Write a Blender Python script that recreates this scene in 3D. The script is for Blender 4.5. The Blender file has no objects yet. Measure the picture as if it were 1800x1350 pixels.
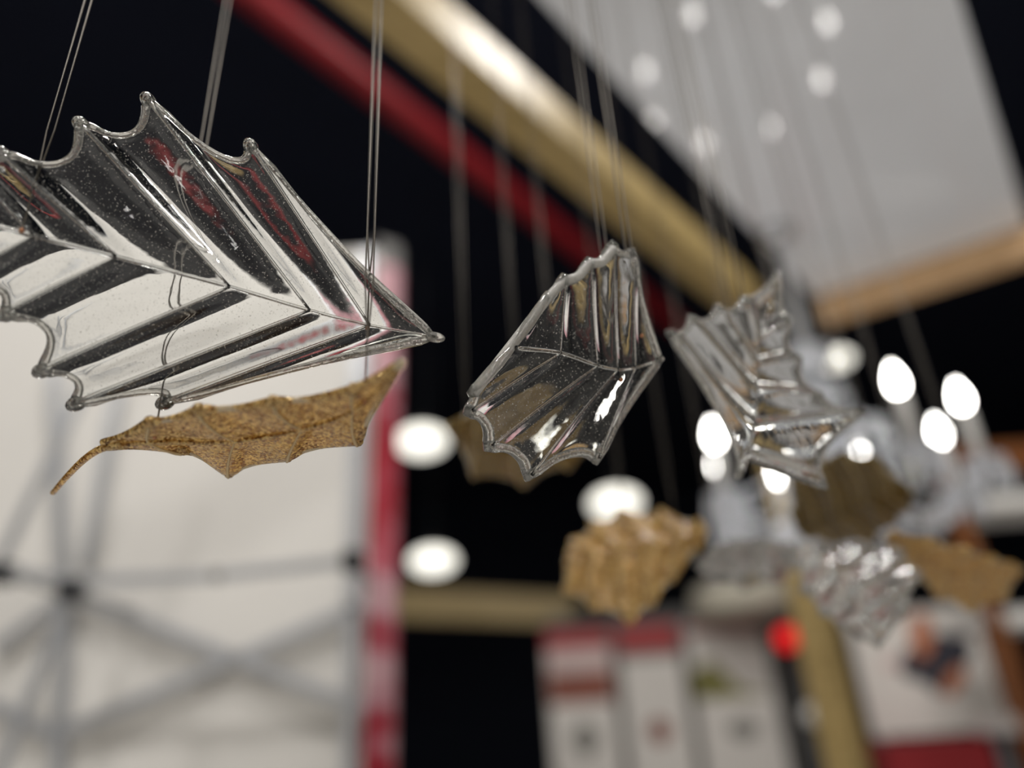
import bpy, bmesh, math, random
from mathutils import Vector, Matrix

random.seed(7)
SC = bpy.context.scene
COL = SC.collection

# ------------------------------------------------------------------ camera
F = 1300.0                                    # focal length in pixels of the 1800 x 1350 frame
W, H = 1800.0, 1350.0
CAM = Vector((0.0, 0.0, 1.6))
upc = Vector((-165.0, 2675.0, -F)).normalized()          # world up seen from the camera (vanishing point of the wires)
fwd_c = Vector((0, 0, -1))
yc = (fwd_c - upc * fwd_c.dot(upc)).normalized()         # world +Y: horizontal heading of the camera
xc = yc.cross(upc).normalized()
R = Matrix((xc, yc, upc))                                # camera space -> world space
cam_data = bpy.data.cameras.new('camera')
cam = bpy.data.objects.new('camera', cam_data)
COL.objects.link(cam)
cam.matrix_world = Matrix.Translation(CAM) @ R.to_4x4()
cam_data.sensor_width = 36.0
cam_data.lens = F / W * 36.0
cam_data.clip_start = 0.02
cam_data.dof.use_dof = True
FOCUS = 0.43
cam_data.dof.focus_distance = FOCUS
APERTURE = 60.0 * FOCUS / F                              # blur of about 60 px at infinity
cam_data.dof.aperture_fstop = (cam_data.lens / 1000.0) / APERTURE
SC.camera = cam

def ray(px, py):
    return R @ Vector((px - W / 2, H / 2 - py, -F))
def at(px, py, d):                                       # d = distance along the view axis
    return CAM + ray(px, py) * (d / F)
def on_y(px, py, y):
    r = ray(px, py); return CAM + r * ((y - CAM.y) / r.y)
def on_z(px, py, z):
    r = ray(px, py); return CAM + r * ((z - CAM.z) / r.z)
def pix(p):
    c = R.transposed() @ (Vector(p) - CAM)
    return (W / 2 + F * c.x / -c.z, H / 2 - F * c.y / -c.z, -c.z)

# ------------------------------------------------------------------ world, exposure
world = bpy.data.worlds.new('hall'); SC.world = world
world.use_nodes = True
bg = world.node_tree.nodes['Background']
bg.inputs[0].default_value = (0.55, 0.65, 0.9, 1)
bg.inputs[1].default_value = 0.02
SC.view_settings.view_transform = 'Standard'
SC.view_settings.look = 'None'
SC.view_settings.gamma = 1.0
SC.view_settings.use_curve_mapping = False
SC.view_settings.exposure = 0.0

# overhead lamps of the exhibition hall, hung high under its ceiling and outside the picture
HALL_W = 68.0
for lname, lx, ly in (('hall_lamp_left_offscreen', -3.0, -1.2), ('hall_lamp_right_offscreen', 1.6, -1.2), ('hall_lamp_behind_offscreen', -0.8, -1.2),
                      ('hall_lamp_overhead_offscreen', -0.5, 0.5), ('hall_lamp_front_offscreen', 1.2, 1.85)):
    ld = bpy.data.lights.new(lname, 'AREA'); ld.shape = 'DISK'; ld.size = 0.5; ld.energy = HALL_W; ld.color = (1.0, 0.97, 0.93)
    lo = bpy.data.objects.new(lname, ld); COL.objects.link(lo); lo.location = (lx, ly, 5.0)
    print(lname, pix((lx, ly, 5.0)))

# ------------------------------------------------------------------ helpers
def lin(c):
    return tuple(((v / 255) / 12.92 if v <= 10 else (((v / 255) + 0.055) / 1.055) ** 2.4) for v in c)

def material(name):
    m = bpy.data.materials.new(name); m.use_nodes = True
    nt = m.node_tree
    return m, nt, nt.nodes['Principled BSDF']

def noise_node(nt, scale, detail=3.0, coord='Object', stretch=None):
    tc = nt.nodes.new('ShaderNodeTexCoord')
    n = nt.nodes.new('ShaderNodeTexNoise'); n.inputs['Scale'].default_value = scale; n.inputs['Detail'].default_value = detail
    if stretch:
        mp = nt.nodes.new('ShaderNodeMapping'); mp.inputs['Scale'].default_value = stretch
        nt.links.new(tc.outputs[coord], mp.inputs[0]); nt.links.new(mp.outputs[0], n.inputs['Vector'])
    else:
        nt.links.new(tc.outputs[coord], n.inputs['Vector'])
    return n

def ramp(nt, src, stops):
    r = nt.nodes.new('ShaderNodeValToRGB')
    el = r.color_ramp.elements
    while len(el) < len(stops): el.new(0.5)
    for e, (p, c) in zip(el, stops):
        e.position = p; e.color = (*c, 1)
    nt.links.new(src, r.inputs[0])
    return r

def bump(nt, src, bsdf, strength, dist=0.002):
    b = nt.nodes.new('ShaderNodeBump'); b.inputs['Strength'].default_value = strength; b.inputs['Distance'].default_value = dist
    nt.links.new(src, b.inputs['Height']); nt.links.new(b.outputs[0], bsdf.inputs['Normal'])
    return b

def paint(name, col, rough=0.5, metal=0.0, var=0.08, scale=8.0, stretch=None, coat=0.0):
    m, nt, b = material(name)
    c = lin(col)
    n = noise_node(nt, scale, 4, stretch=stretch)
    r = ramp(nt, n.outputs[0], [(0.3, tuple(v * (1 - var) for v in c)), (0.7, tuple(min(1, v * (1 + var)) for v in c))])
    nt.links.new(r.outputs[0], b.inputs['Base Color'])
    b.inputs['Roughness'].default_value = rough; b.inputs['Metallic'].default_value = metal
    b.inputs['Coat Weight'].default_value = coat; b.inputs['Coat Roughness'].default_value = 0.04
    return m

def glow(name, col, strength):
    m, nt, b = material(name)
    b.inputs['Base Color'].default_value = (*lin(col), 1)
    b.inputs['Emission Color'].default_value = (*lin(col), 1)
    b.inputs['Emission Strength'].default_value = strength
    return m

def wood(name, dark, light, scale=6.0):
    m, nt, b = material(name)
    n = noise_node(nt, scale, 5, stretch=(1.0, 9.0, 9.0))
    r = ramp(nt, n.outputs[0], [(0.3, lin(dark)), (0.7, lin(light))])
    nt.links.new(r.outputs[0], b.inputs['Base Color']); b.inputs['Roughness'].default_value = 0.45
    bump(nt, n.outputs[0], b, 0.15)
    return m

def clear_glass(name, tint=(0.97, 0.98, 0.97), dust=0.675, haze=0.0):
    m, nt, b = material(name)
    b.inputs['Base Color'].default_value = (*tint, 1)
    b.inputs['Transmission Weight'].default_value = 1.0
    b.inputs['IOR'].default_value = 1.5
    b.inputs['Roughness'].default_value = 0.015
    n = noise_node(nt, 55, 2)
    bump(nt, n.outputs[0], b, 0.16, 0.004)
    # fine dust specks on the surface
    v = noise_node(nt, 900, 1)
    rr = ramp(nt, v.outputs[0], [(dust, (haze,) * 3), (dust + 0.05, (0.55, 0.55, 0.55))])
    d = nt.nodes.new('ShaderNodeBsdfDiffuse'); d.inputs[0].default_value = (0.8, 0.78, 0.74, 1)
    mx = nt.nodes.new('ShaderNodeMixShader')
    nt.links.new(rr.outputs[0], mx.inputs[0]); nt.links.new(b.outputs[0], mx.inputs[1]); nt.links.new(d.outputs[0], mx.inputs[2])
    nt.links.new(mx.outputs[0], nt.nodes['Material Output'].inputs[0])
    return m

def gold_glass(name, dark, light, trans=0.1):
    m, nt, b = material(name)
    tc = nt.nodes.new('ShaderNodeTexCoord')
    v = nt.nodes.new('ShaderNodeTexVoronoi'); v.inputs['Scale'].default_value = 760
    nt.links.new(tc.outputs['Object'], v.inputs['Vector'])
    sep = nt.nodes.new('ShaderNodeSeparateColor'); nt.links.new(v.outputs['Color'], sep.inputs[0])
    r = ramp(nt, sep.outputs[0], [(0.15, lin(dark)), (0.75, lin(light))])
    nt.links.new(r.outputs[0], b.inputs['Base Color'])
    mr = ramp(nt, sep.outputs[1], [(0.45, (0.0,) * 3), (0.7, (0.7,) * 3)])
    nt.links.new(mr.outputs[0], b.inputs['Metallic'])
    b.inputs['Roughness'].default_value = 0.17
    b.inputs['Transmission Weight'].default_value = trans
    b.inputs['IOR'].default_value = 1.45
    b.inputs['Coat Weight'].default_value = 1.0; b.inputs['Coat Roughness'].default_value = 0.11
    geo = nt.nodes.new('ShaderNodeNewGeometry')
    o1 = nt.nodes.new('ShaderNodeVectorMath'); o1.operation = 'SUBTRACT'; nt.links.new(v.outputs['Color'], o1.inputs[0]); o1.inputs[1].default_value = (0.5, 0.5, 0.5)
    o2 = nt.nodes.new('ShaderNodeVectorMath'); o2.operation = 'SCALE'; nt.links.new(o1.outputs[0], o2.inputs[0]); o2.inputs['Scale'].default_value = 1.5
    o3 = nt.nodes.new('ShaderNodeVectorMath'); o3.operation = 'ADD'; nt.links.new(geo.outputs['Normal'], o3.inputs[0]); nt.links.new(o2.outputs[0], o3.inputs[1])
    o4 = nt.nodes.new('ShaderNodeVectorMath'); o4.operation = 'NORMALIZE'; nt.links.new(o3.outputs[0], o4.inputs[0])
    nt.links.new(o4.outputs[0], b.inputs['Normal'])
    tr = nt.nodes.new('ShaderNodeBsdfTranslucent'); nt.links.new(r.outputs[0], tr.inputs[0])
    mx = nt.nodes.new('ShaderNodeMixShader'); mx.inputs[0].default_value = 0.36
    nt.links.new(b.outputs[0], mx.inputs[1]); nt.links.new(tr.outputs[0], mx.inputs[2])
    nt.links.new(mx.outputs[0], nt.nodes['Material Output'].inputs[0])
    return m

def frosted(name, mix, tint=(0.95, 0.94, 0.9)):
    m, nt, b = material(name)
    b.inputs['Base Color'].default_value = (*tint, 1); b.inputs['Transmission Weight'].default_value = 1.0
    b.inputs['Roughness'].default_value = 0.12; b.inputs['IOR'].default_value = 1.5
    n = noise_node(nt, 240, 3); bump(nt, n.outputs[0], b, 0.6, 0.002)
    d = nt.nodes.new('ShaderNodeBsdfDiffuse'); d.inputs[0].default_value = (*tint, 1)
    mx = nt.nodes.new('ShaderNodeMixShader'); mx.inputs[0].default_value = mix
    nt.links.new(b.outputs[0], mx.inputs[1]); nt.links.new(d.outputs[0], mx.inputs[2])
    nt.links.new(mx.outputs[0], nt.nodes['Material Output'].inputs[0])
    return m

def mesh_obj(name, verts, faces, mat, parent=None, smooth=True):
    me = bpy.data.meshes.new(name)
    me.from_pydata([tuple(v) for v in verts], [], faces)
    me.validate(); me.update()
    if smooth:
        for p in me.polygons: p.use_smooth = True
    o = bpy.data.objects.new(name, me); COL.objects.link(o)
    if mat: me.materials.append(mat)
    if parent:
        o.parent = parent
        o.matrix_parent_inverse = Matrix.Translation(parent.location).inverted()
    return o

def set_origin(o, p):
    """Move the object's origin to p (world) without moving its vertices (unparented, unrotated meshes)."""
    p = Vector(p)
    o.data.transform(Matrix.Translation(-p)); o.location = p

def thing(name, label, cat, loc=(0, 0, 0), group=None):
    o = bpy.data.objects.new(name, None); COL.objects.link(o)
    o.location = loc; o.empty_display_size = 0.02
    o['label'] = label; o['category'] = cat
    if group: o['group'] = group
    return o

def tag(o, label, cat, group=None):
    o['label'] = label; o['category'] = cat
    if group: o['group'] = group
    return o

def struct(o):
    o['kind'] = 'structure'; return o

def tube_geo(pts, rad, seg=8, cap=True):
    pts = [Vector(p) for p in pts]
    if not hasattr(rad, '__len__'): rad = [rad] * len(pts)
    V, Fc = [], []
    t0 = (pts[1] - pts[0]).normalized()
    ref = Vector((0, 0, 1)) if abs(t0.z) < 0.9 else Vector((1, 0, 0))
    a = t0.cross(ref).normalized()
    for i, p in enumerate(pts):
        t = (pts[min(i + 1, len(pts) - 1)] - pts[max(i - 1, 0)]).normalized()
        a = (a - t * a.dot(t)).normalized(); b = t.cross(a)
        for k in range(seg):
            an = 2 * math.pi * k / seg
            V.append(p + (a * math.cos(an) + b * math.sin(an)) * rad[i])
    for i in range(len(pts) - 1):
        for k in range(seg):
            k2 = (k + 1) % seg
            Fc.append((i * seg + k, i * seg + k2, (i + 1) * seg + k2, (i + 1) * seg + k))
    if cap:
        Fc.append(tuple(range(seg - 1, -1, -1)))
        n = (len(pts) - 1) * seg
        Fc.append(tuple(n + k for k in range(seg)))
    return V, Fc

def tube(name, pts, rad, mat, parent=None, seg=8):
    V, Fc = tube_geo(pts, rad, seg)
    return mesh_obj(name, V, Fc, mat, parent)

def lathe(name, centre, profile, mat, parent=None, seg=20, axis=Vector((0, 0, 1))):
    """profile: list of (radius, height) along axis from centre."""
    axis = Vector(axis).normalized()
    ref = Vector((1, 0, 0)) if abs(axis.x) < 0.9 else Vector((0, 1, 0))
    a = axis.cross(ref).normalized(); b = axis.cross(a)
    V, Fc = [], []
    for r, h in profile:
        for k in range(seg):
            an = 2 * math.pi * k / seg
            V.append(Vector(centre) + axis * h + (a * math.cos(an) + b * math.sin(an)) * max(r, 1e-5))
    n = len(profile)
    for i in range(n - 1):
        for k in range(seg):
            k2 = (k + 1) % seg
            Fc.append((i * seg + k, i * seg + k2, (i + 1) * seg + k2, (i + 1) * seg + k))
    Fc.append(tuple(range(seg - 1, -1, -1))); Fc.append(tuple((n - 1) * seg + k for k in range(seg)))
    return mesh_obj(name, V, Fc, mat, parent)

def prism(name, poly, depth, mat, parent=None, bevel=0.0):
    """Extrude a planar polygon (list of world points) by the vector depth."""
    n = len(poly); d = Vector(depth)
    V = [Vector(p) for p in poly] + [Vector(p) + d for p in poly]
    Fc = [tuple(range(n - 1, -1, -1)), tuple(range(n, 2 * n))]
    for i in range(n):
        j = (i + 1) % n
        Fc.append((i, j, n + j, n + i))
    o = mesh_obj(name, V, Fc, mat, parent, smooth=False)
    bm = bmesh.new(); bm.from_mesh(o.data)
    bmesh.ops.recalc_face_normals(bm, faces=bm.faces)
    if bevel > 0:
        bmesh.ops.bevel(bm, geom=bm.edges[:] , offset=bevel, segments=2, affect='EDGES')
    bm.to_mesh(o.data); bm.free()
    return o

def beam(name, p, q, w, h, mat, parent=None, up=Vector((0, 0, 1)), bevel=0.003):
    """Rectangular bar from p to q; w across, h along up; p and q on its axis."""
    p, q = Vector(p), Vector(q)
    t = (q - p).normalized(); s = t.cross(up).normalized(); u = s.cross(t)
    poly = [p + s * (w / 2 * a) + u * (h / 2 * b) for a, b in ((-1, -1), (1, -1), (1, 1), (-1, 1))]
    return prism(name, poly, q - p, mat, parent, bevel)

def smooth_curve(pts, n):
    """Catmull-Rom through pts, n samples."""
    pts = [Vector(p) for p in pts]
    ext = [pts[0] * 2 - pts[1]] + pts + [pts[-1] * 2 - pts[-2]]
    out = []
    m = len(pts) - 1
    for i in range(n):
        s = i / (n - 1) * m; k = min(int(s), m - 1); t = s - k
        p0, p1, p2, p3 = ext[k], ext[k + 1], ext[k + 2], ext[k + 3]
        out.append(0.5 * ((2 * p1) + (-p0 + p2) * t + (2 * p0 - 5 * p1 + 4 * p2 - p3) * t * t + (-p0 + 3 * p1 - 3 * p2 + p3) * t ** 3))
    return out

# ------------------------------------------------------------------ materials
M = {}
M['glass'] = clear_glass('clear_cast_glass')
M['glass_soft'] = clear_glass('pale_cast_glass_clearer', haze=0.04)
M['glass_pale'] = clear_glass('pale_cast_glass', haze=0.09)
M['gold'] = gold_glass('gold_flake_glass', (164, 116, 52), (255, 224, 150))
M['amber'] = gold_glass('dark_amber_glass', (88, 72, 24), (176, 148, 76), 0.3)
M['wire'] = paint('steel_wire', (104, 99, 92), 0.35, 0.6)
M['frost'] = frosted('frosted_ground_glass', 0.35)
M['milky'] = frosted('milky_crystal', 0.55, (0.92, 0.95, 1.0))
M['rimglass'] = frosted('rounded_rim_glass', 0.15)
M['goldvein'] = frosted('pale_gold_glass', 0.45, (0.9, 0.72, 0.42))
M['goldrim'] = frosted('pale_gold_rim', 0.4, (0.93, 0.82, 0.6))
M['bead'] = paint('copper_bead', (170, 120, 90), 0.35, 0.8)
M['black'] = paint('black_ceiling', (12, 20, 42), 0.9)
M['blackwall'] = paint('dark_hall_wall', (14, 22, 40), 0.85)
M['floor'] = paint('pale_floor', (196, 194, 190), 0.95, scale=40)
M['white'] = paint('white_board', (214, 212, 208), 0.6, var=0.03)
M['stretch'] = paint('glossy_stretch_ceiling', (238, 241, 247), 0.5, var=0.02, coat=1.0)
M['fabric'] = paint('white_fabric', (206, 203, 198), 0.9, var=0.03, scale=3)
M['alu'] = paint('aluminium_bar', (176, 178, 182), 0.35, 0.55, var=0.03)
M['alu_dark'] = paint('grey_bar', (120, 119, 118), 0.6, var=0.05)
M['joint'] = paint('black_joint', (26, 27, 30), 0.5)
M['pine'] = wood('pine_beam', (146, 124, 74), (182, 158, 106))
M['oak'] = wood('warm_wood', (208, 166, 122), (234, 198, 152))
M['walnut'] = wood('brown_wood', (92, 52, 24), (128, 78, 40))
M['redpipe'] = paint('red_pipe', (140, 26, 34), 0.4)
M['bulb'] = glow('lit_bulb', (255, 252, 246), 24.0)
M['opal'] = glow('opal_lamp', (255, 252, 240), 1.6)
M['redlamp'] = glow('red_lamp', (225, 12, 18), 0.8)
M['redlamp2'] = glow('dim_red_lamp', (150, 10, 30), 0.5)
M['header_red'] = paint('red_print', (146, 46, 48), 0.6)
M['print_brown'] = paint('brown_print', (128, 70, 54), 0.6, var=0.35, scale=5)
M['print_pink'] = paint('pink_print', (196, 176, 172), 0.6, var=0.1, scale=4)
M['print_green'] = paint('green_print', (110, 106, 52), 0.6, var=0.3, scale=6)
M['print_grey'] = paint('grey_print', (120, 118, 112), 0.6)
M['banner'] = paint('banner_vinyl', (205, 200, 194), 0.6, var=0.02)
M['greyboard'] = paint('grey_board', (92, 90, 88), 0.7)
M['beige'] = paint('beige_shade', (190, 184, 168), 0.7)
M['red_cloth'] = paint('red_cloth', (128, 22, 28), 0.85, scale=20)
M['dark_cloth'] = paint('dark_print', (44, 44, 54), 0.7)
M['skin'] = paint('skin_print', (176, 110, 78), 0.7)
M['metal'] = paint('chrome', (210, 212, 216), 0.15, 0.95, var=0.02)
M['tealglint'] = clear_glass('teal_glint_crystal', (0.35, 0.85, 0.8), 0.95)  # teal tint stands in for a coloured glint of the crystals
M['yellowglint'] = clear_glass('yellow_glint_crystal', (0.95, 0.9, 0.35), 0.95)  # yellow sparkle put into the colour of a drop

def red_strip():
    m, nt, b = material('red_white_print')
    n = noise_node(nt, 5.0, 2, stretch=(0.6, 0.6, 1.6))
    r = ramp(nt, n.outputs[0], [(0.38, lin((140, 24, 40))), (0.46, lin((160, 78, 90))), (0.52, lin((178, 132, 140))), (0.75, lin((186, 152, 156)))])
    nt.links.new(r.outputs[0], b.inputs['Base Color']); b.inputs['Roughness'].default_value = 0.35
    return m
M['redstrip'] = red_strip()

# ------------------------------------------------------------------ the hall (setting)
def box_struct(name, lo, hi, mat):
    x0, y0, z0 = lo; x1, y1, z1 = hi
    o = prism(name, [(x0, y0, z0), (x1, y0, z0), (x1, y1, z0), (x0, y1, z0)], (0, 0, z1 - z0), mat)
    return struct(o)
box_struct('floor', (-7, -4, -0.1), (9, 13, 0.0), M['floor'])
box_struct('ceiling', (-7, -4, 5.6), (9, 13, 5.7), M['black'])
box_struct('wall_back', (-7, 13, 0), (9, 13.1, 5.6), M['blackwall'])
box_struct('wall_left', (-7.1, -4, 0), (-7, 13, 5.6), M['blackwall'])
box_struct('wall_right', (9, -4, 0), (9.1, 13, 5.6), M['blackwall'])
box_struct('wall_front', (-7, -4.1, 0), (9, -4, 5.6), M['white'])

# booth axes: A runs away to the right, B across
vpa = ray(2040, 1237); A = Vector((vpa.x, vpa.y, 0)).normalized()
B = Vector((A.y, -A.x, 0))                                # points right
HP = 2.81                                                 # height of the white canopy panel

# ------------------------------------------------------------------ booth canopy: white glossy panel, beams, post
corner = on_z(1432, 522, HP)
far_r = on_z(1800, 398, HP); far_r = corner + (far_r - corner) * 1.05
l_dir = (on_z(950, 0, HP) - corner).normalized(); r_dir = (on_z(1690, 0, HP) - on_z(1800, 372, HP)).normalized()
e_dir = (far_r - corner).normalized()
near_l, near_r = corner + l_dir * 1.75, on_z(1800, 372, HP) + r_dir * 1.6
far_r = corner + e_dir * ((on_z(1800, 398, HP) - corner).length)
pan = prism('booth_ceiling', [corner, on_z(1806, 396, HP), near_r, near_l], (0, 0, 0.03), M['stretch'])
tag(pan, 'glossy white booth ceiling panel reflecting the chandelier bulbs', 'ceiling panel')
tb = beam('canopy_beam', corner - Vector((0, 0, 0.045)) + e_dir * 0.0 - l_dir * 0.03, corner - Vector((0, 0, 0.045)) + e_dir * 1.6 - l_dir * 0.03, 0.05, 0.085, M['oak'])
tag(tb, 'orange-brown wooden beam along the far edge of the white ceiling panel', 'beam')
zb = 2.98
b_end = on_z(1300, 540, zb - 0.06); b_top = on_z(650, 0, zb - 0.06)
bd = (b_top - b_end).normalized(); bs = bd.cross(Vector((0, 0, 1))).normalized()
up6 = Vector((0, 0, 0.06))
bm1 = beam('canopy_beam', b_end + up6, b_end + up6 + bd * 3.2, 0.10, 0.13, M['pine'])
tag(bm1, 'yellow pine beam running beside the white ceiling panel down to its post', 'beam')
pp = b_end - bd * 0.046; pp.z = 0
post = beam('canopy_post', pp, pp + Vector((0, 0, zb + 0.06)), 0.092, 0.092, M['pine'], up=bd)
tag(post, 'upright yellow pine post carrying the end of the pine beam', 'post')
print('dirs', l_dir, r_dir, bd, 'e', e_dir)

# ------------------------------------------------------------------ unseen white wall added behind the camera to bounce light onto the leaves
bw_ = box_struct('wall_bounce', (-2.6, -1.75, 0), (3.0, -1.65, 3.0), M['white'])

# ------------------------------------------------------------------ glass leaves
def leaf(name, label, cat, mat, rib, rows, amp=0.003, thick=0.005, fold=0.0, bulge=0.25, group=None,
         stem=None, nu=12, nv=16, vein_r=0.0011, rib_r=0.0018, tip_r=0.003, veins=True, cup=0.0, back=0.2, sag=0.06, beads=True, trim=None):
    """rib: 3D points base->tip.  rows: (s on the rib, left tooth 3D, right tooth 3D) base->tip, the tip itself closes the leaf."""
    NR = 200
    RC = smooth_curve(rib, NR)
    def ribp(s): 
        x = max(0, min(1, s)) * (NR - 1); k = min(int(x), NR - 2); return RC[k].lerp(RC[k + 1], x - k)
    tip = RC[-1]
    # mean normal, facing the camera
    outl = [r[1] for r in rows] + [tip] + [r[2] for r in reversed(rows)]
    n = Vector((0, 0, 0))
    for i, p in enumerate(outl):
        q = outl[(i + 1) % len(outl)]; n += (p - CAM).cross(q - CAM) if False else (p - outl[0]).cross(q - outl[0])
    n.normalize()
    cen = sum(outl, Vector()) / len(outl)
    if n.dot(CAM - cen) < 0: n = -n
    rows2 = rows + [(1.0, tip, tip)]
    size = (RC[0] - tip).length
    key, VF, VB, faces = {}, [], [], []
    vein_lines = []
    def vidx(p, hf, hb):
        k = (round(p.x, 5), round(p.y, 5), round(p.z, 5))
        if k not in key:
            key[k] = len(VF); VF.append(p + n * hf); VB.append(p + n * hb)
        return key[k]
    def pleat(u):
        # ridge on the vein, steep drop to a groove, slow rise to the next vein
        if u < 0.28:
            t = u / 0.28; return 1 - 2 * (t * t * (3 - 2 * t))
        t = (u - 0.28) / 0.72; return -1 + 2 * (t * t * (3 - 2 * t)) 
    trim = trim or M['rimglass']
    vmat = mat if mat.name.startswith(('clear', 'pale')) else M['goldvein']
    rims = []
    for side in (1, 2):
        rims.append([])
        for i in range(len(rows2) - 1):
            s0, s1 = rows2[i][0], rows2[i + 1][0]
            t0, t1 = rows2[i][side], rows2[i + 1][side]
            m0, m1 = ribp(s0), ribp(s1)
            inward = ((m0 + m1) / 2 - (t0 + t1) / 2)
            last = (i == len(rows2) - 2)
            gap = (t1 - t0).length
            inw = inward.normalized() * min(inward.length * 0.5, gap * bulge) if inward.length > 1e-6 else Vector()
            if last: inw = inw * 0.45
            fall = (m0 - m1).normalized() if (m0 - m1).length > 1e-6 else Vector()
            ids = []
            for a in range(nu + 1):
                u = a / nu; row = []
                mu = ribp(s0 + (s1 - s0) * u); 
                for b in range(nv + 1):
                    v = b / nv
                    p = mu.lerp(t0.lerp(t1, u), v)
                    p = p + inw * ((1 - abs(2 * u - 1) ** 2.2) * v * v)
                    lv = (t0.lerp(t1, u) - mu).length
                    p = p + (RC[0] - tip).normalized() * (-sag * lv * 4 * v * (1 - v))
                    e = min(1.0, lv / 0.03)
                    tp = (0.25 + 0.75 * min(1, v / 0.45)) * e
                    if v > 0.85: tp *= 1 - 0.45 * (v - 0.85) / 0.15
                    hfold = -fold * lv * v + cup * lv * (4 * v * (1 - v))
                    h = amp * pleat(u) * tp
                    th = thick * (0.75 + 0.25 * pleat(u) * tp) * (1 + 0.35 * max(0, (v - 0.88) / 0.12))
                    row.append(vidx(p + n * 0, hfold + h, hfold + back * h - th))
                ids.append(row)
            for a in range(nu):
                for b in range(nv):
                    q = [ids[a][b], ids[a + 1][b], ids[a + 1][b + 1], ids[a][b + 1]]
                    if side == 2: q.reverse()
                    qq = []
                    for x in q:
                        if x not in qq: qq.append(x)
                    if len(qq) >= 3: faces.append(tuple(qq))
            rims[-1] += [r_[-1] for r_ in ids[(0 if i == 0 else 1):]]
            if i > 0:
                vein_lines.append([VF[x] for x in ids[0]])
    # orient the front faces towards n
    f0 = faces[len(faces) // 3]
    nn = (VF[f0[1]] - VF[f0[0]]).cross(VF[f0[2]] - VF[f0[0]])
    if nn.dot(n) < 0: faces = [tuple(reversed(f)) for f in faces]
    nf = len(VF)
    allV = VF + VB
    allF = list(faces) + [tuple(x + nf for x in reversed(f)) for f in faces]
    # rim: rounded edge between the two sides
    he = {}
    for f in faces:
        for k in range(len(f)): he[(f[k], f[(k + 1) % len(f)])] = True
    bnd = [(a, b) for (a, b) in he if (b, a) not in he]
    outd = {}
    for a, b in bnd:
        o = (VF[b] - VF[a]).cross(n)
        if o.length > 1e-9:
            o.normalize()
            outd[a] = outd.get(a, Vector()) + o; outd[b] = outd.get(b, Vector()) + o
    ring = {}
    for a in outd:
        o = outd[a].normalized() if outd[a].length > 1e-6 else Vector()
        mid = (VF[a] + VB[a]) / 2; half = (VF[a] - VB[a]).length / 2
        ring[a] = [a]
        for k in range(1, 6):
            an = math.pi * k / 6
            ring[a].append(len(allV)); allV.append(mid + n * (half * math.cos(an)) + o * (half * math.sin(an) * 1.1))
        ring[a].append(a + nf)
    for a, b in bnd:
        if a in ring and b in ring:
            for k in range(6):
                q = [ring[b][k], ring[a][k], ring[a][k + 1], ring[b][k + 1]]
                allF.append(tuple(q))
    base = RC[0]
    t = thing(name, label, cat, base, group)
    bl = mesh_obj('blade', allV, allF, mat, t)
    # midrib and veins: rounded ridges of the same glass on the near face
    rl = [ribp(k / 30) + n * (amp * 0.25) for k in range(31)]
    tube('midrib', rl, [rib_r * (1 - 0.6 * k / 30) for k in range(31)], mat, t)
    for rm in rims:
        tube('rim', [(VF[x] + VB[x]) / 2 for x in rm], thick * 0.40, trim, t, 8)
    lathe('leaf_point', tip - n * thick * 0.4, [(tip_r * 0.75 * math.sin(math.pi * k / 8), -tip_r * 1.5 * math.cos(math.pi * k / 8)) for k in range(9)], trim, t, 12, tip - RC[-12])
    if veins:
        for ln in vein_lines:
            m = len(ln)
            tube('vein', [p + n * vein_r * 0.1 for p in ln], [vein_r * (0.6 + 0.5 * k / (m - 1)) for k in range(m)], vmat, t, 6)
    if beads:
        for r in rows[0:]:
            for side in (1, 2):
                d = (r[side] - ribp(r[0])); 
                if d.length < 0.012: continue
                lv = d.length; d.normalize()
                hf = -fold * lv
                lathe('tooth_tip', r[side] + n * (hf - thick * 0.45), [(tip_r * math.sin(math.pi * k / 8), -tip_r * 1.3 * math.cos(math.pi * k / 8)) for k in range(9)], mat, t, 10, d)
    if stem:
        sl = smooth_curve(stem, 16)
        tube('stem', sl, [rib_r * (1.6 - 0.5 * k / 15) for k in range(16)], mat, t, 10)
    print(name, 'length %.3f' % size, 'width %.3f' % max((r[1] - r[2]).length for r in rows))
    return t, n

def plane_at(px0, py0, d0, gx, gy):
    """depth plane: d0 at (px0,py0); inverse depth varies linearly over the picture, so it is a real plane."""
    def f(px, py, extra=0.0):
        inv = 1.0 / d0 + (px - px0) * gx + (py - py0) * gy
        return at(px, py, 1.0 / inv + extra)
    return f

PLATE_Z = 2.725
wires = []
def hang_wire(px, py, pl, label, group='thin steel suspension wires of the leaf chandelier', bead=False, rad=0.0005, nudge=0.0):
    p = pl(px, py, nudge)
    t = thing('suspension_wire', label, 'wire', p, group)
    top = Vector((p.x, p.y, PLATE_Z))
    tube('strand', [p, p + Vector((0, 0, 0.035)), p + Vector((-0.0022, 0, 0.07)), top + Vector((-0.0022, 0, 0))], rad, M['wire'], t, 6)
    tube('strand', [p + Vector((0, 0, 0.034)), p + Vector((0.0022, 0, 0.07)), top + Vector((0.0022, 0, 0))], rad, M['wire'], t, 6)
    lathe('crimp_bead', p, [(0.0014 * math.sin(math.pi * k / 6), -0.0014 * math.cos(math.pi * k / 6)) for k in range(7)], M['bead'], t, 8)
    wires.append(top)
    return t

CLR = 'clear glass leaves of the chandelier'
GLD = 'gold glass leaves of the chandelier'

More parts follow.
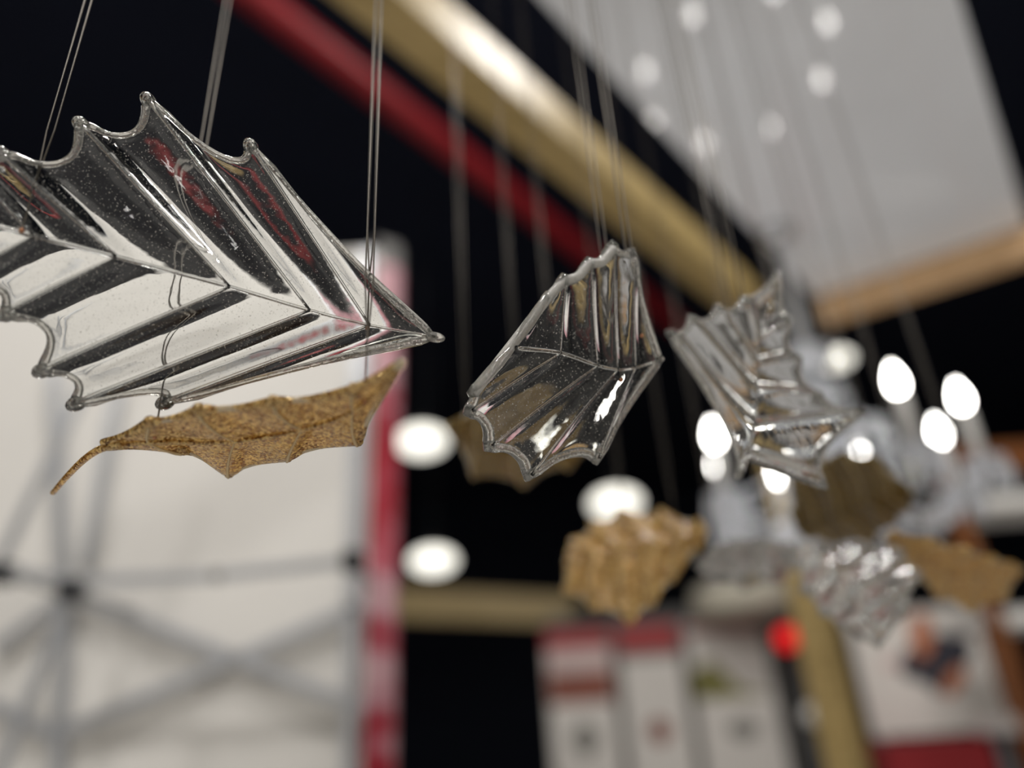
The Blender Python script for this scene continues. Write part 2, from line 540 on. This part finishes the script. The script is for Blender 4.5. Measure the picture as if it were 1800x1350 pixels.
# --- large clear leaf on the left
P1 = plane_at(765, 590, 0.440, -0.00042, 0.00012)
rib1 = [P1(-190, 360), P1(-60, 385), P1(60, 415), P1(205, 452), P1(405, 505), P1(545, 546), P1(650, 572), P1(765, 592)]
rows1 = [(0.0, P1(-330, 250), P1(-300, 430)),
         (0.143, P1(-250, 235), P1(-210, 475)),
         (0.286, P1(-120, 225), P1(-100, 500)),
         (0.4286, P1(-12, 258), P1(0, 548)),
         (0.571, P1(127, 200), P1(58, 648)),
         (0.714, P1(247, 152), P1(116, 708)),
         (0.857, P1(436, 240), P1(280, 706))]
l1, n1 = leaf('glass_leaf', 'large clear glass leaf with pleated ribs hanging above the gold leaf', 'glass leaf', M['glass'], rib1, rows1,
     amp=0.0034, thick=0.0050, bulge=0.38, group=CLR, vein_r=0.0013, rib_r=0.0018, tip_r=0.0042, fold=0.10, sag=0.0)
hang_wire(646, 577, P1, 'steel wire tied near the tip of the large clear leaf', bead=True, nudge=-0.004)
hang_wire(38, 405, P1, 'steel wire tied to the upper half of the large clear leaf', bead=True, nudge=-0.004)

# --- gold leaf under it, seen almost edge on
P2 = plane_at(400, 800, 0.425, -0.0001, -0.0036)
rib2 = [P2(185, 787), P2(260, 777), P2(400, 776), P2(520, 757), P2(620, 722), P2(702, 648)]
rows2 = [(0.0, P2(182, 784), P2(190, 792)),
         (0.20, P2(262, 748), P2(320, 796)),
         (0.42, P2(350, 726), P2(402, 836)),
         (0.62, P2(480, 712), P2(505, 808)),
         (0.80, P2(620, 691), P2(628, 780))]
leaf('gold_leaf', 'gold flaked glass leaf with curled stem seen edge-on below the large clear leaf', 'glass leaf', M['gold'], rib2, rows2,
     amp=0.0020, thick=0.0045, bulge=0.07, group=GLD, trim=M['goldrim'], vein_r=0.0010, rib_r=0.0015, tip_r=0.0035, sag=-0.04,
     stem=[P2(215, 782), P2(180, 788), P2(150, 806), P2(120, 835), P2(93, 866)])
hang_wire(272, 768, P2, 'steel wire holding the stem end of the edge-on gold leaf')
hang_wire(642, 705, P2, 'steel wire holding the tip end of the edge-on gold leaf')

# --- clear leaf in the middle
P3 = plane_at(950, 640, 0.435, -0.00085, 0.0002)
rib3 = [P3(905, 612), P3(985, 621), P3(1050, 643), P3(1100, 650), P3(1162, 632)]
rows3 = [(0.0, P3(970, 520), P3(838, 688)),
         (0.25, P3(998, 488), P3(832, 722)),
         (0.50, P3(1043, 458), P3(868, 784)),
         (0.68, P3(1085, 428), P3(938, 836)),
         (0.82, P3(1120, 441), P3(1056, 806))]
l3, n3 = leaf('glass_leaf', 'clear glass leaf seen from its thick cut base in front of the dark hall', 'glass leaf', M['glass'], rib3, rows3,
     amp=0.0016, back=0.85, thick=0.0065, bulge=0.22, group=CLR, vein_r=0.0010, rib_r=0.0016, tip_r=0.0030, fold=0.04, sag=-0.02)
tube('ground_edge', [p - n3 * 0.0035 for p in smooth_curve([P3(836, 692), P3(905, 603), P3(968, 522), P3(1000, 492), P3(1022, 483), P3(1042, 462), P3(1064, 458), P3(1084, 434)], 40)], 0.0030, M['frost'], l3, 10)
hang_wire(1128, 590, P3, 'steel wire tied to the upper half of the middle clear leaf')
hang_wire(1092, 668, P3, 'steel wire tied to the lower half of the middle clear leaf')

# --- clear leaf right of it, in front of the crystal chandelier
P4 = plane_at(1340, 660, 0.54, -0.0006, 0.0006)
rib4 = [P4(1312, 800), P4(1326, 740), P4(1331, 660), P4(1335, 590), P4(1370, 482)]
rows4 = [(0.0, P4(1303, 832), P4(1456, 850)),
         (0.22, P4(1186, 580), P4(1525, 722)),
         (0.42, P4(1222, 556), P4(1446, 692)),
         (0.58, P4(1268, 538), P4(1408, 628)),
         (0.74, P4(1312, 524), P4(1390, 560))]
leaf('glass_leaf', 'clear glass leaf with a star-like outline in front of the crystal chandelier', 'glass leaf', M['glass_soft'], rib4, rows4,
     amp=0.0032, thick=0.0050, bulge=0.20, group=CLR, vein_r=0.0012, rib_r=0.0018, tip_r=0.003, fold=0.05, sag=0.0)
hang_wire(1332, 640, P4, 'steel wire tied to the star-shaped clear leaf near its point')
hang_wire(1330, 760, P4, 'steel wire tied to the star-shaped clear leaf near its base')

# --- dark amber leaf behind the middle clear leaf
P5 = plane_at(900, 800, 0.72, 0.0, -0.0016)
rib5 = [P5(1050, 780), P5(960, 790), P5(860, 790), P5(786, 752)]
rows5 = [(0.0, P5(1045, 765), P5(1052, 795)),
         (0.28, P5(985, 735), P5(1000, 832)),
         (0.52, P5(900, 725), P5(922, 868)),
         (0.74, P5(840, 728), P5(832, 850))]
leaf('gold_leaf', 'dark amber glass leaf half hidden behind the middle clear leaf', 'glass leaf', M['amber'], rib5, rows5,
     amp=0.003, thick=0.005, bulge=0.16, group=GLD, trim=M['goldrim'], fold=0.1)
hang_wire(820, 762, P5, 'steel wire holding the tip end of the half hidden amber leaf')
hang_wire(985, 790, P5, 'steel wire holding the base end of the half hidden amber leaf')
hang_wire(916, 795, P5, 'steel wire holding the middle of the half hidden amber leaf')

# --- gold leaf facing the camera, lower middle
P6 = plane_at(1110, 985, 0.78, 0.0002, 0.0005)
rib6 = [P6(1240, 932), P6(1170, 955), P6(1080, 968), P6(998, 985)]
rows6 = [(0.0, P6(1228, 915), P6(1228, 960)),
         (0.22, P6(1160, 896), P6(1180, 1015)),
         (0.42, P6(1086, 893), P6(1143, 1060)),
         (0.62, P6(1040, 918), P6(1106, 1090)),
         (0.80, P6(1006, 950), P6(1040, 1066)),
         (0.92, P6(1000, 970), P6(992, 1036))]
leaf('gold_leaf', 'golden glass leaf with broad pleats hanging in front of the striped banners', 'glass leaf', M['gold'], rib6, rows6,
     amp=0.0048, thick=0.005, bulge=0.14, group=GLD, trim=M['goldrim'], fold=0.12)
hang_wire(1100, 930, P6, 'steel wire tied to the broad golden leaf on its left half')
hang_wire(1190, 935, P6, 'steel wire tied to the broad golden leaf on its right half')

# --- dark gold leaf in front of the crystal chandelier
P7 = plane_at(1500, 885, 0.80, 0.0, -0.0008)
rib7 = [P7(1405, 935), P7(1450, 915), P7(1520, 885), P7(1602, 868)]
rows7 = [(0.0, P7(1396, 908), P7(1425, 948)),
         (0.22, P7(1400, 852), P7(1470, 962)),
         (0.45, P7(1440, 822), P7(1540, 960)),
         (0.66, P7(1486, 809), P7(1578, 925)),
         (0.84, P7(1545, 815), P7(1598, 898))]
leaf('gold_leaf', 'dark brown-gold glass leaf in front of the crystal chandelier', 'glass leaf', M['amber'], rib7, rows7,
     amp=0.0035, thick=0.005, bulge=0.10, group=GLD, trim=M['goldrim'], fold=0.1)
hang_wire(1450, 880, P7, 'steel wire tied to the dark brown-gold leaf beside its base')
hang_wire(1555, 870, P7, 'steel wire tied to the dark brown-gold leaf beside its point')

# --- gold leaf at the right
P8 = plane_at(1690, 1005, 0.78, 0.0, -0.0014)
rib8 = [P8(1562, 945), P8(1630, 985), P8(1700, 1012), P8(1797, 1004)]
rows8 = [(0.0, P8(1572, 938), P8(1560, 952)),
         (0.25, P8(1640, 950), P8(1610, 1010)),
         (0.48, P8(1700, 962), P8(1650, 1046)),
         (0.70, P8(1745, 978), P8(1705, 1066)),
         (0.86, P8(1778, 992), P8(1765, 1044))]
leaf('gold_leaf', 'pale gold curved glass leaf hanging before the poster with a printed figure', 'glass leaf', M['gold'], rib8, rows8,
     amp=0.003, thick=0.005, bulge=0.10, group=GLD, trim=M['goldrim'], fold=-0.1)
hang_wire(1640, 985, P8, 'steel wire tied to the pale gold leaf beside its base')
hang_wire(1745, 1005, P8, 'steel wire tied to the pale gold leaf beside its point')

# --- two clear leaves low in the cluster
P9 = plane_at(1310, 1005, 0.80, 0.0, -0.0024)
rib9 = [P9(1405, 985), P9(1350, 1002), P9(1290, 1005), P9(1226, 995)]
rows9 = [(0.0, P9(1402, 968), P9(1404, 1006)),
         (0.30, P9(1345, 965), P9(1372, 1040)),
         (0.55, P9(1295, 968), P9(1310, 1050)),
         (0.78, P9(1255, 976), P9(1250, 1040))]
leaf('glass_leaf', 'clear glass leaf lying flat between the broad golden and brown-gold leaves', 'glass leaf', M['glass_pale'], rib9, rows9,
     amp=0.003, thick=0.005, bulge=0.16, group=CLR, fold=0.1)
hang_wire(1268, 998, P9, 'steel wire tied to the flat-lying clear leaf beside its point')
hang_wire(1365, 995, P9, 'steel wire tied to the flat-lying clear leaf beside its base')

P10 = plane_at(1510, 1030, 0.70, 0.0, 0.0006)
rib10 = [P10(1425, 975), P10(1470, 1010), P10(1520, 1060), P10(1545, 1132)]
rows10 = [(0.0, P10(1440, 962), P10(1405, 990)),
          (0.25, P10(1530, 952), P10(1415, 1035)),
          (0.48, P10(1592, 965), P10(1450, 1075)),
          (0.68, P10(1624, 1005), P10(1482, 1098)),
          (0.85, P10(1595, 1075), P10(1515, 1118))]
leaf('glass_leaf', 'clear glass leaf pointing down in front of the pine post', 'glass leaf', M['glass_pale'], rib10, rows10,
     amp=0.003, thick=0.005, bulge=0.14, group=CLR, fold=0.1)
hang_wire(1480, 1000, P10, 'steel wire tied to the downward clear leaf beside its base')
hang_wire(1560, 1000, P10, 'steel wire tied to the downward clear leaf beside its edge')

# canopy plate the wires hang from, fixed under the booth beams above the frame
def hull(pts):
    pts = sorted(set((round(p.x, 5), round(p.y, 5)) for p in pts))
    def half(seq):
        h = []
        for p in seq:
            while len(h) > 1 and (h[-1][0] - h[-2][0]) * (p[1] - h[-2][1]) - (h[-1][1] - h[-2][1]) * (p[0] - h[-2][0]) <= 0: h.pop()
            h.append(p)
        return h
    return half(pts)[:-1] + half(pts[::-1])[:-1]
hp = hull(wires); cx_ = sum(p[0] for p in hp) / len(hp); cy_ = sum(p[1] for p in hp) / len(hp)
hp = [(x + 0.015 * (x - cx_) / math.hypot(x - cx_, y - cy_), y + 0.015 * (y - cy_) / math.hypot(x - cx_, y - cy_)) for x, y in hp]
print('plate px', [tuple(round(v) for v in pix((x, y, PLATE_Z))) for x, y in hp])
cp = prism('wire_canopy', [(x, y, PLATE_Z) for x, y in hp], (0, 0, 0.012), M['white'])
tag(cp, 'flat white canopy plate under the beams from which the leaf wires hang', 'canopy')

# ------------------------------------------------------------------ crystal chandelier
cb = at(1457, 766, 1.75)                                   # centre of the ring of bulbs
RB = 0.282
ch = thing('crystal_chandelier', 'crystal chandelier with glass arms and lit candle bulbs under the white panel', 'chandelier', (cb.x, cb.y, HP))
print('chandelier', cb, 'RB', RB, 'mirror', pix((cb.x, cb.y, 2 * HP - cb.z)))
lathe('stem_column', (cb.x, cb.y, 0), [(0.012, HP), (0.012, cb.z + 0.14), (0.03, cb.z + 0.12), (0.018, cb.z + 0.07), (0.045, cb.z + 0.03), (0.02, cb.z - 0.02), (0.05, cb.z - 0.08), (0.06, cb.z - 0.11), (0.03, cb.z - 0.15), (0.015, cb.z - 0.19), (0.03, cb.z - 0.21), (0.001, cb.z - 0.24)], M['milky'], ch, 16)
lathe('ceiling_cup', (cb.x, cb.y, HP - 0.035), [(0.02, 0), (0.05, 0.02), (0.05, 0.034)], M['metal'], ch, 16)
for dz, rr, cnt in ((0.10, 0.06, 10), (-0.02, 0.13, 16), (-0.10, 0.10, 14), (-0.17, 0.06, 10)):
    cd = lathe('crystal_dish', (cb.x, cb.y, cb.z + dz), [(0.015, 0), (rr * 0.7, 0.006), (rr, 0.016), (rr, 0.019), (rr * 0.7, 0.010), (0.015, 0.005)], M['milky'], ch, 20)
    for k in range(cnt):
        an = 2 * math.pi * k / cnt
        p = Vector((cb.x + rr * math.cos(an), cb.y + rr * math.sin(an), cb.z + dz + 0.012))
        lathe('crystal_drop', p, [(0.0015, 0.0), (0.004, -0.006), (0.0015, -0.012), (0.008, -0.03), (0.003, -0.045), (0.0003, -0.052)], M['milky'], cd, 6)
NB = 8
for k in range(NB):
    an = 2 * math.pi * k / NB + 0.13
    dr = Vector((math.cos(an), math.sin(an), 0))
    e = cb + dr * RB
    arm = smooth_curve([cb + dr * 0.03 + Vector((0, 0, -0.09)), cb + dr * RB * 0.45 + Vector((0, 0, -0.215)), cb + dr * RB * 0.85 + Vector((0, 0, -0.21)), e + Vector((0, 0, -0.155))], 18)
    ao = tube('glass_arm', arm, 0.0075, M['milky'], ch, 10)
    dd = lathe('drip_dish', e + Vector((0, 0, -0.155)), [(0.006, 0), (0.03, 0.004), (0.042, 0.014), (0.042, 0.017), (0.03, 0.008), (0.006, 0.006)], M['milky'], ch, 18)
    ct = lathe('candle_tube', e + Vector((0, 0, -0.15)), [(0.0125, 0), (0.0125, 0.123), (0.009, 0.126)], M['white'], ch, 14)
    lathe('flame_bulb', e + Vector((0, 0, -0.024)), [(0.006, 0), (0.013, 0.012), (0.0155, 0.024), (0.012, 0.042), (0.006, 0.056), (0.001, 0.066)], M['bulb'], ct, 14)
    for j in range(8):
        a2 = 2 * math.pi * j / 8
        p = e + Vector((0.04 * math.cos(a2), 0.04 * math.sin(a2), -0.14))
        mt = M['milky']
        if (k, j) in ((2, 1), (6, 2)): mt = M['tealglint'] if k == 2 else M['yellowglint']
        lathe('crystal_drop', p, [(0.0015, 0.0), (0.004, -0.006), (0.0015, -0.012), (0.009, -0.032), (0.004, -0.06), (0.0003, -0.072)], mt, dd, 6)
    # bead garland between column top and dish
    g = smooth_curve([Vector((cb.x, cb.y, cb.z + 0.09)) + dr * 0.045, cb + dr * RB * 0.55 + Vector((0, 0, -0.09)), e + Vector((0, 0, -0.14)) - dr * 0.035], 16)
    e2 = cb + Vector((math.cos(an + 2 * math.pi / NB), math.sin(an + 2 * math.pi / NB), 0)) * RB
    g2 = smooth_curve([e + Vector((0, 0, -0.145)), (e + e2) / 2 + Vector((0, 0, -0.225)), e2 + Vector((0, 0, -0.145))], 16)
    g3 = smooth_curve([e + Vector((0, 0, -0.16)) - dr * 0.03, cb + dr * RB * 0.5 + Vector((0, 0, -0.285)), cb + dr * 0.02 + Vector((0, 0, -0.30))], 16)
    for gg in (g, g2, g3):
        V, Fc = [], []
        for p in gg:
            base = len(V); r_ = 0.0075
            V += [p + Vector(v) * r_ for v in ((0, 0, 1), (1, 0, 0), (0, 1, 0), (-1, 0, 0), (0, -1, 0), (0, 0, -1))]
            Fc += [tuple(base + i for i in f) for f in ((0, 1, 2), (0, 2, 3), (0, 3, 4), (0, 4, 1), (5, 2, 1), (5, 3, 2), (5, 4, 3), (5, 1, 4))]
        mesh_obj('bead_garland', V, Fc, M['milky'], ch, smooth=False)
lathe('crown_dish', (cb.x, cb.y, cb.z + 0.17), [(0.012, 0), (0.05, 0.02), (0.062, 0.05), (0.058, 0.05), (0.045, 0.024), (0.012, 0.008)], M['milky'], ch, 20)
lathe('finial', (cb.x, cb.y, cb.z - 0.33), [(0.001, 0), (0.016, 0.012), (0.022, 0.03), (0.012, 0.055), (0.02, 0.09)], M['milky'], ch, 14)

# ------------------------------------------------------------------ pop-up display wall (back side, lattice frame)
YF = 1.95
tl, tr = on_y(-260, 520, YF), on_y(652, 440, YF)
zt = tr.z
pu = thing('popup_display', 'back of a pop-up fabric wall with aluminium lattice frame and red printed edge', 'display stand', (tr.x - 0.8, YF, 0))
xl = on_y(-300, 900, YF).x
xr = on_y(655, 1000, YF).x
prism('fabric_panel', [(xl, YF, 0), (xr, YF, 0), (xr, YF, zt), (xl, YF, zt)], (0, 0.012, 0), M['fabric'], pu)
def fr(px, py, y): return on_y(px, py, y)
def bar(name, a, b, w, mat): 
    beam(name, a, b, w, w * 0.6, mat, pu, up=Vector((0, 1, 0)), bevel=0.002)
YB, YN = YF - 0.03, YF - 0.30
# rear bars lying close to the fabric
for a, b in (((130, 1045), (640, 1246)), ((640, 1062), (90, 1296)), ((-10, 1140), (128, 1042)), ((95, 640), (112, 1040)), ((215, 640), (150, 1000)),
             ((118, 1050), (98, 1400)), ((-20, 1235), (100, 1295)), ((626, 620), (610, 1400))):
    bar('frame_bar', fr(*a, YB), fr(*b, YB), 0.028, M['alu'])
# bright bars on the near side of the frame
for a, b in (((-12, 1012), (160, 660)), ((122, 1045), (-5, 1370)), ((-5, 1003), (126, 1020)), ((126, 1022), (380, 1012)), ((380, 1012), (622, 985))):
    bar('frame_bar', fr(*a, YN), fr(*b, YN), 0.022, M['alu'])
for a in ((2, 1008), (124, 1038), (620, 986)):
    p = fr(*a, YN)
    prism('hub_joint', [p + Vector((sx * .022, -0.02, sz * .022)) for sx, sz in ((-1, -1), (1, -1), (1, 1), (-1, 1))], (0, 0.05, 0), M['joint'], pu, 0.004)
p = fr(382, 1012, YN); prism('hub_joint', [p + Vector((sx * .012, -0.012, sz * .012)) for sx, sz in ((-1, -1), (1, -1), (1, 1), (-1, 1))], (0, 0.02, 0), M['alu_dark'], pu, 0.003)
# struts from the near frame back to the fabric and down to the floor keep it standing
for x in (xr - 0.04, xl + 0.04):
    beam('frame_leg', (x, YF - 0.02, 0), (x, YF - 0.02, zt - 0.02), 0.025, 0.025, M['alu'], pu, up=Vector((0, 1, 0)))
for a in ((2, 1008), (124, 1038), (620, 986)):
    q = fr(*a, YN); tube('depth_strut', [q, q + Vector((0, 0.30, 0.0))], 0.006, M['alu_dark'], pu, 8)
# printed front panel wrapping round the edge
prism('edge_graphic', [(xr, YF - 0.06, 0), (xr + 0.062, YF - 0.02, 0), (xr + 0.062, YF + 0.03, 0), (xr, YF + 0.03, 0)], (0, 0, zt - 0.09), M['redstrip'], pu)
prism('edge_cap', [(xr, YF - 0.06, zt - 0.09), (xr + 0.062, YF - 0.02, zt - 0.09), (xr + 0.062, YF + 0.03, zt - 0.09), (xr, YF + 0.03, zt - 0.09)], (0, 0, 0.09), M['greyboard'], pu)

# ------------------------------------------------------------------ red pipe under the hall ceiling
q0, q1 = on_z(430, -20, 4.6), on_z(1190, 570, 4.6)
d = (q1 - q0)
rp = tube('sprinkler_pipe', [q0 - d * 0.5, q0, q1, q1 + d * 0.6], 0.075, M['redpipe'], None, 14)
tag(rp, 'dark red pipe crossing under the black hall ceiling', 'pipe')

# ------------------------------------------------------------------ oval lamps in the distance
def oval_lamp(px, py, dist, rx, label):
    c = at(px, py, dist)
    t = thing('pendant_lamp', label, 'lamp', c, 'oval white pendant lamps in the hall')
    lathe('opal_globe', c, [(rx * math.sin(math.pi * k / 12), -rx * 0.52 * math.cos(math.pi * k / 12)) for k in range(13)], M['opal'], t, 24)
    lathe('lamp_cap', c + Vector((0, 0, rx * 0.5)), [(rx * 0.22, 0), (rx * 0.22, 0.04), (0.01, 0.06)], M['joint'], t, 14)
    tube('cord', [c + Vector((0, 0, rx * 0.5 + 0.05)), Vector((c.x, c.y, 5.6))], 0.004, M['joint'], t, 6)
oval_lamp(741, 776, 4.2, 0.14, 'oval white pendant lamp beside the red edge, between the edge-on gold and amber leaves')
oval_lamp(1082, 884, 4.6, 0.155, 'oval white pendant lamp just above the broad golden leaf')
oval_lamp(1472, 632, 3.6, 0.07, 'small white pendant lamp seen just above the crystal chandelier')
oval_lamp(761, 986, 4.6, 0.14, 'oval white pendant lamp above the yellow fascia board')

# ------------------------------------------------------------------ far fascia board
YD = 6.0
fa = [on_y(640, 1028, YD), on_y(1010, 1048, YD), on_y(1010, 1100, YD), on_y(640, 1086, YD)]
fb = thing('fascia_board', 'yellow fascia board on dark posts across a far booth', 'board', (fa[0].x, YD, 0))
prism('board', fa, (0, 0.05, 0), M['pine'], fb)
for x in (fa[0].x + 0.05, fa[1].x - 0.05):
    beam('post', (x, YD + 0.09, 0), (x, YD + 0.09, fa[1].z), 0.08, 0.08, M['joint'], fb, up=Vector((0, 1, 0)))

# ------------------------------------------------------------------ banners
YBN = 5.0
def banner(x0, x1, ytop, label, prints):
    a, b = on_y(x0, ytop, YBN), on_y(x1, ytop, YBN)
    zt_ = (a.z + b.z) / 2; xa = on_y(x0, 1235, YBN).x; xb = on_y(x1, 1235, YBN).x
    t = thing('roll_up_banner', label, 'banner', ((xa + xb) / 2, YBN, 0), 'three printed banners side by side')
    sheet = prism('sheet', [(xa, YBN, 0.08), (xb, YBN, 0.08), (xb, YBN, zt_), (xa, YBN, zt_)], (0, 0.01, 0), M['banner'], t)
    prism('base', [(xa - .02, YBN - .08, 0), (xb + .02, YBN - .08, 0), (xb + .02, YBN + .1, 0), (xa - .02, YBN + .1, 0)], (0, 0, 0.09), M['alu'], t, 0.01)
    tube('pole', [((xa + xb) / 2, YBN + 0.03, 0.08), ((xa + xb) / 2, YBN + 0.03, zt_)], 0.012, M['alu'], t)
    for (u0, u1, p0, p1, mt, nm) in prints:
        za, zb_ = on_y((x0 + x1) / 2, p0, YBN).z, on_y((x0 + x1) / 2, p1, YBN).z
        X0, X1 = xa + (xb - xa) * u0, xa + (xb - xa) * u1
        if nm == 'printed_spot':
            cx, cz, rx, rz = (X0 + X1) / 2, (za + zb_) / 2, (X1 - X0) / 2, (za - zb_) / 2
            poly = [(cx + rx * math.cos(2 * math.pi * k / 16), YBN - 0.003, cz + rz * math.sin(2 * math.pi * k / 16)) for k in range(16)]
        elif nm == 'printed_hill':
            poly = [(X0, YBN - .003, zb_), (X1, YBN - .003, zb_), (X0 + (X1 - X0) * .6, YBN - .003, zb_ + (za - zb_) * .25), (X0 + (X1 - X0) * .3, YBN - .003, za), (X0, YBN - .003, zb_ + (za - zb_) * .8)]
        else:
            poly = [(X0, YBN - .002, zb_), (X1, YBN - .002, zb_), (X1, YBN - .002, za), (X0, YBN - .002, za)]
        prism(nm, poly, (0, 0.0015, 0), M[mt], sheet)
banner(965, 1082, 1106, 'banner with red header and brown picture below it', [(0, 1, 1106, 1140, 'header_red', 'header'), (0.02, .98, 1140, 1180, 'print_pink', 'picture_top'), (0.02, .98, 1180, 1236, 'print_brown', 'picture'), (0.3, 0.7, 1270, 1330, 'print_grey', 'printed_spot')])
banner(1098, 1208, 1096, 'banner with red header and a small brown-red spot on white', [(0, 1, 1096, 1146, 'header_red', 'header'), (0.0, 1, 1146, 1158, 'print_grey', 'header_line'), (0.32, 0.68, 1262, 1308, 'print_brown', 'printed_spot')])
banner(1224, 1366, 1090, 'wide banner with thin red line, green hill picture and grey spot', [(0, 1, 1097, 1108, 'header_red', 'header'), (0.0, .95, 1160, 1226, 'print_green', 'printed_hill'), (0.35, 0.7, 1262, 1302, 'print_grey', 'printed_spot')])
ga, gb = on_y(960, 1085, YBN + .3), on_y(1372, 1085, YBN + .3)
bw = prism('partition_panel', [(ga.x, YBN + .3, 0), (gb.x, YBN + .3, 0), (gb.x, YBN + .3, ga.z), (ga.x, YBN + .3, ga.z)], (0, 0.05, 0), M['greyboard'])
tag(bw, 'grey partition panel standing behind the three banners', 'panel')
# beige shade above the wide banner
c = on_y(1305, 1058, YBN - .1)
sh = thing('drum_shade', 'beige drum lampshade above the wide banner', 'lamp', c)
lathe('shade', c, [(0.27, -0.09), (0.33, -0.06), (0.30, 0.09), (0.29, 0.09), (0.315, -0.05), (0.26, -0.08)], M['beige'], sh, 28)
tube('cord', [c + Vector((0, 0, -0.02)), Vector((c.x, c.y, 5.6))], 0.005, M['joint'], sh, 6)
# red indicator lamps on a dark pole
c = on_y(1384, 1122, YBN - .45); c2 = on_y(1408, 1106, YBN - .45)
rl = thing('signal_lamp', 'pair of glowing red round lamps on a black pole beside the wide banner', 'lamp', (c.x, c.y, 0))
tube('pole', [(c.x + .09, c.y + .10, 0), (c.x + .09, c.y + .10, c2.z + .06)], 0.07, M['joint'], rl, 12)
prism('base', [(c.x - .1, c.y - .08, 0), (c.x + .24, c.y - .08, 0), (c.x + .24, c.y + .24, 0), (c.x - .1, c.y + .24, 0)], (0, 0, 0.02), M['joint'], rl)
for nm, cc, r_, mt in (('red_lens', c, 0.062, 'redlamp'), ('dim_red_lens', c2, 0.05, 'redlamp2'), ('grey_lens', on_y(1431, 1257, YBN - .45), 0.055, 'white')):
    lathe(nm, cc, [(r_, 0.03), (r_, 0.0), (r_ * .8, -0.015), (r_ * .4, -0.024), (0.001, -0.026)], M[mt], rl, 20, Vector((0, 1, 0)))

# ------------------------------------------------------------------ right-hand booth: poster, red counter, wooden shelf
YP = 3.6
def q(px, py, y=YP): return on_y(px, py, y)
po = thing('poster_board', 'white poster board with a printed figure in dark clothes', 'poster', (q(1640, 1200).x, YP, 0))
xa, xb = q(1510, 1180).x, q(1750, 1180).x
zt_ = q(1630, 1068).z; zb_ = q(1640, 1290).z
pb = prism('board', [(xa, YP, zb_), (xb, YP, zb_), (xb, YP, zt_), (xa, YP, zt_)], (0, 0.02, 0), M['banner'], po)
for x in (xa + .05, xb - .05):
    beam('leg', (x, YP + .04, 0), (x, YP + .04, zt_ - .05), 0.03, 0.03, M['alu'], po, up=Vector((0, 1, 0)))
def blob(nm, pts, mat, dy=0.004):
    prism(nm, [Vector((p.x, YP - dy, p.z)) for p in (q(*a) for a in smooth2(pts))], (0, 0.002, 0), M[mat], pb)
def smooth2(pts):
    out = []; n_ = len(pts)
    for i in range(n_):
        p0, p1, p2, p3 = (Vector((*pts[(i + k) % n_], 0)) for k in (-1, 0, 1, 2))
        for t in (0, .33, .66):
            v = 0.5 * ((2 * p1) + (-p0 + p2) * t + (2 * p0 - 5 * p1 + 4 * p2 - p3) * t * t + (-p0 + 3 * p1 - 3 * p2 + p3) * t ** 3)
            out.append((v.x, v.y))
    return out
blob('printed_torso', [(1588, 1150), (1620, 1128), (1670, 1108), (1706, 1130), (1698, 1170), (1660, 1185), (1652, 1222), (1625, 1200), (1585, 1185)], 'dark_cloth')
blob('printed_head', [(1598, 1100), (1614, 1078), (1632, 1090), (1638, 1130), (1625, 1160), (1604, 1140)], 'skin', 0.007)
blob('printed_arm', [(1660, 1190), (1685, 1170), (1697, 1185), (1680, 1215), (1660, 1222)], 'skin', 0.007)
blob('printed_mark', [(1550, 1160), (1580, 1150), (1590, 1168), (1560, 1178)], 'print_pink', 0.004)
rc = thing('counter', 'counter covered in dark red cloth below the poster board', 'counter', (q(1640, 1330, 3.2).x, 3.2, 0))
xa2, xb2 = q(1555, 1330, 3.2).x, q(1752, 1330, 3.2).x; zc = q(1650, 1302, 3.2).z
prism('cloth', [(xa2, 3.2, 0.02), (xb2, 3.2, 0.02), (xb2, 3.2, zc), (xa2, 3.2, zc)], (0, 0.34, 0), M['red_cloth'], rc, 0.012)
prism('plinth', [(xa2 + .02, 3.22, 0), (xb2 - .02, 3.22, 0), (xb2 - .02, 3.5, 0), (xa2 + .02, 3.5, 0)], (0, 0, 0.03), M['joint'], rc)
# wooden shelf frame
YS = 3.0
sf = thing('shelf_frame', 'brown wooden shelf frame with white boards beside the poster', 'shelf', (q(1780, 1200, YS).x, YS, 0))
xp = q(1778, 1200, YS).x; zs = q(1790, 815, YS).z
for dx in (0.0, 0.55):
    beam('post', (xp + dx, YS, 0), (xp + dx, YS, zs), 0.07, 0.07, M['walnut'], sf, up=Vector((0, 1, 0)))
beam('rail', (xp - .05, YS, zs + .02), (xp + .62, YS, zs + .02), 0.07, 0.12, M['walnut'], sf)
for py_ in (893, 1100, 1290):
    z_ = q(1790, py_, YS).z
    prism('shelf_board', [(xp - .04, YS - .02, z_), (xp + .6, YS - .02, z_), (xp + .6, YS + .28, z_), (xp - .04, YS + .28, z_)], (0, 0, 0.06), M['white'], sf, 0.004)
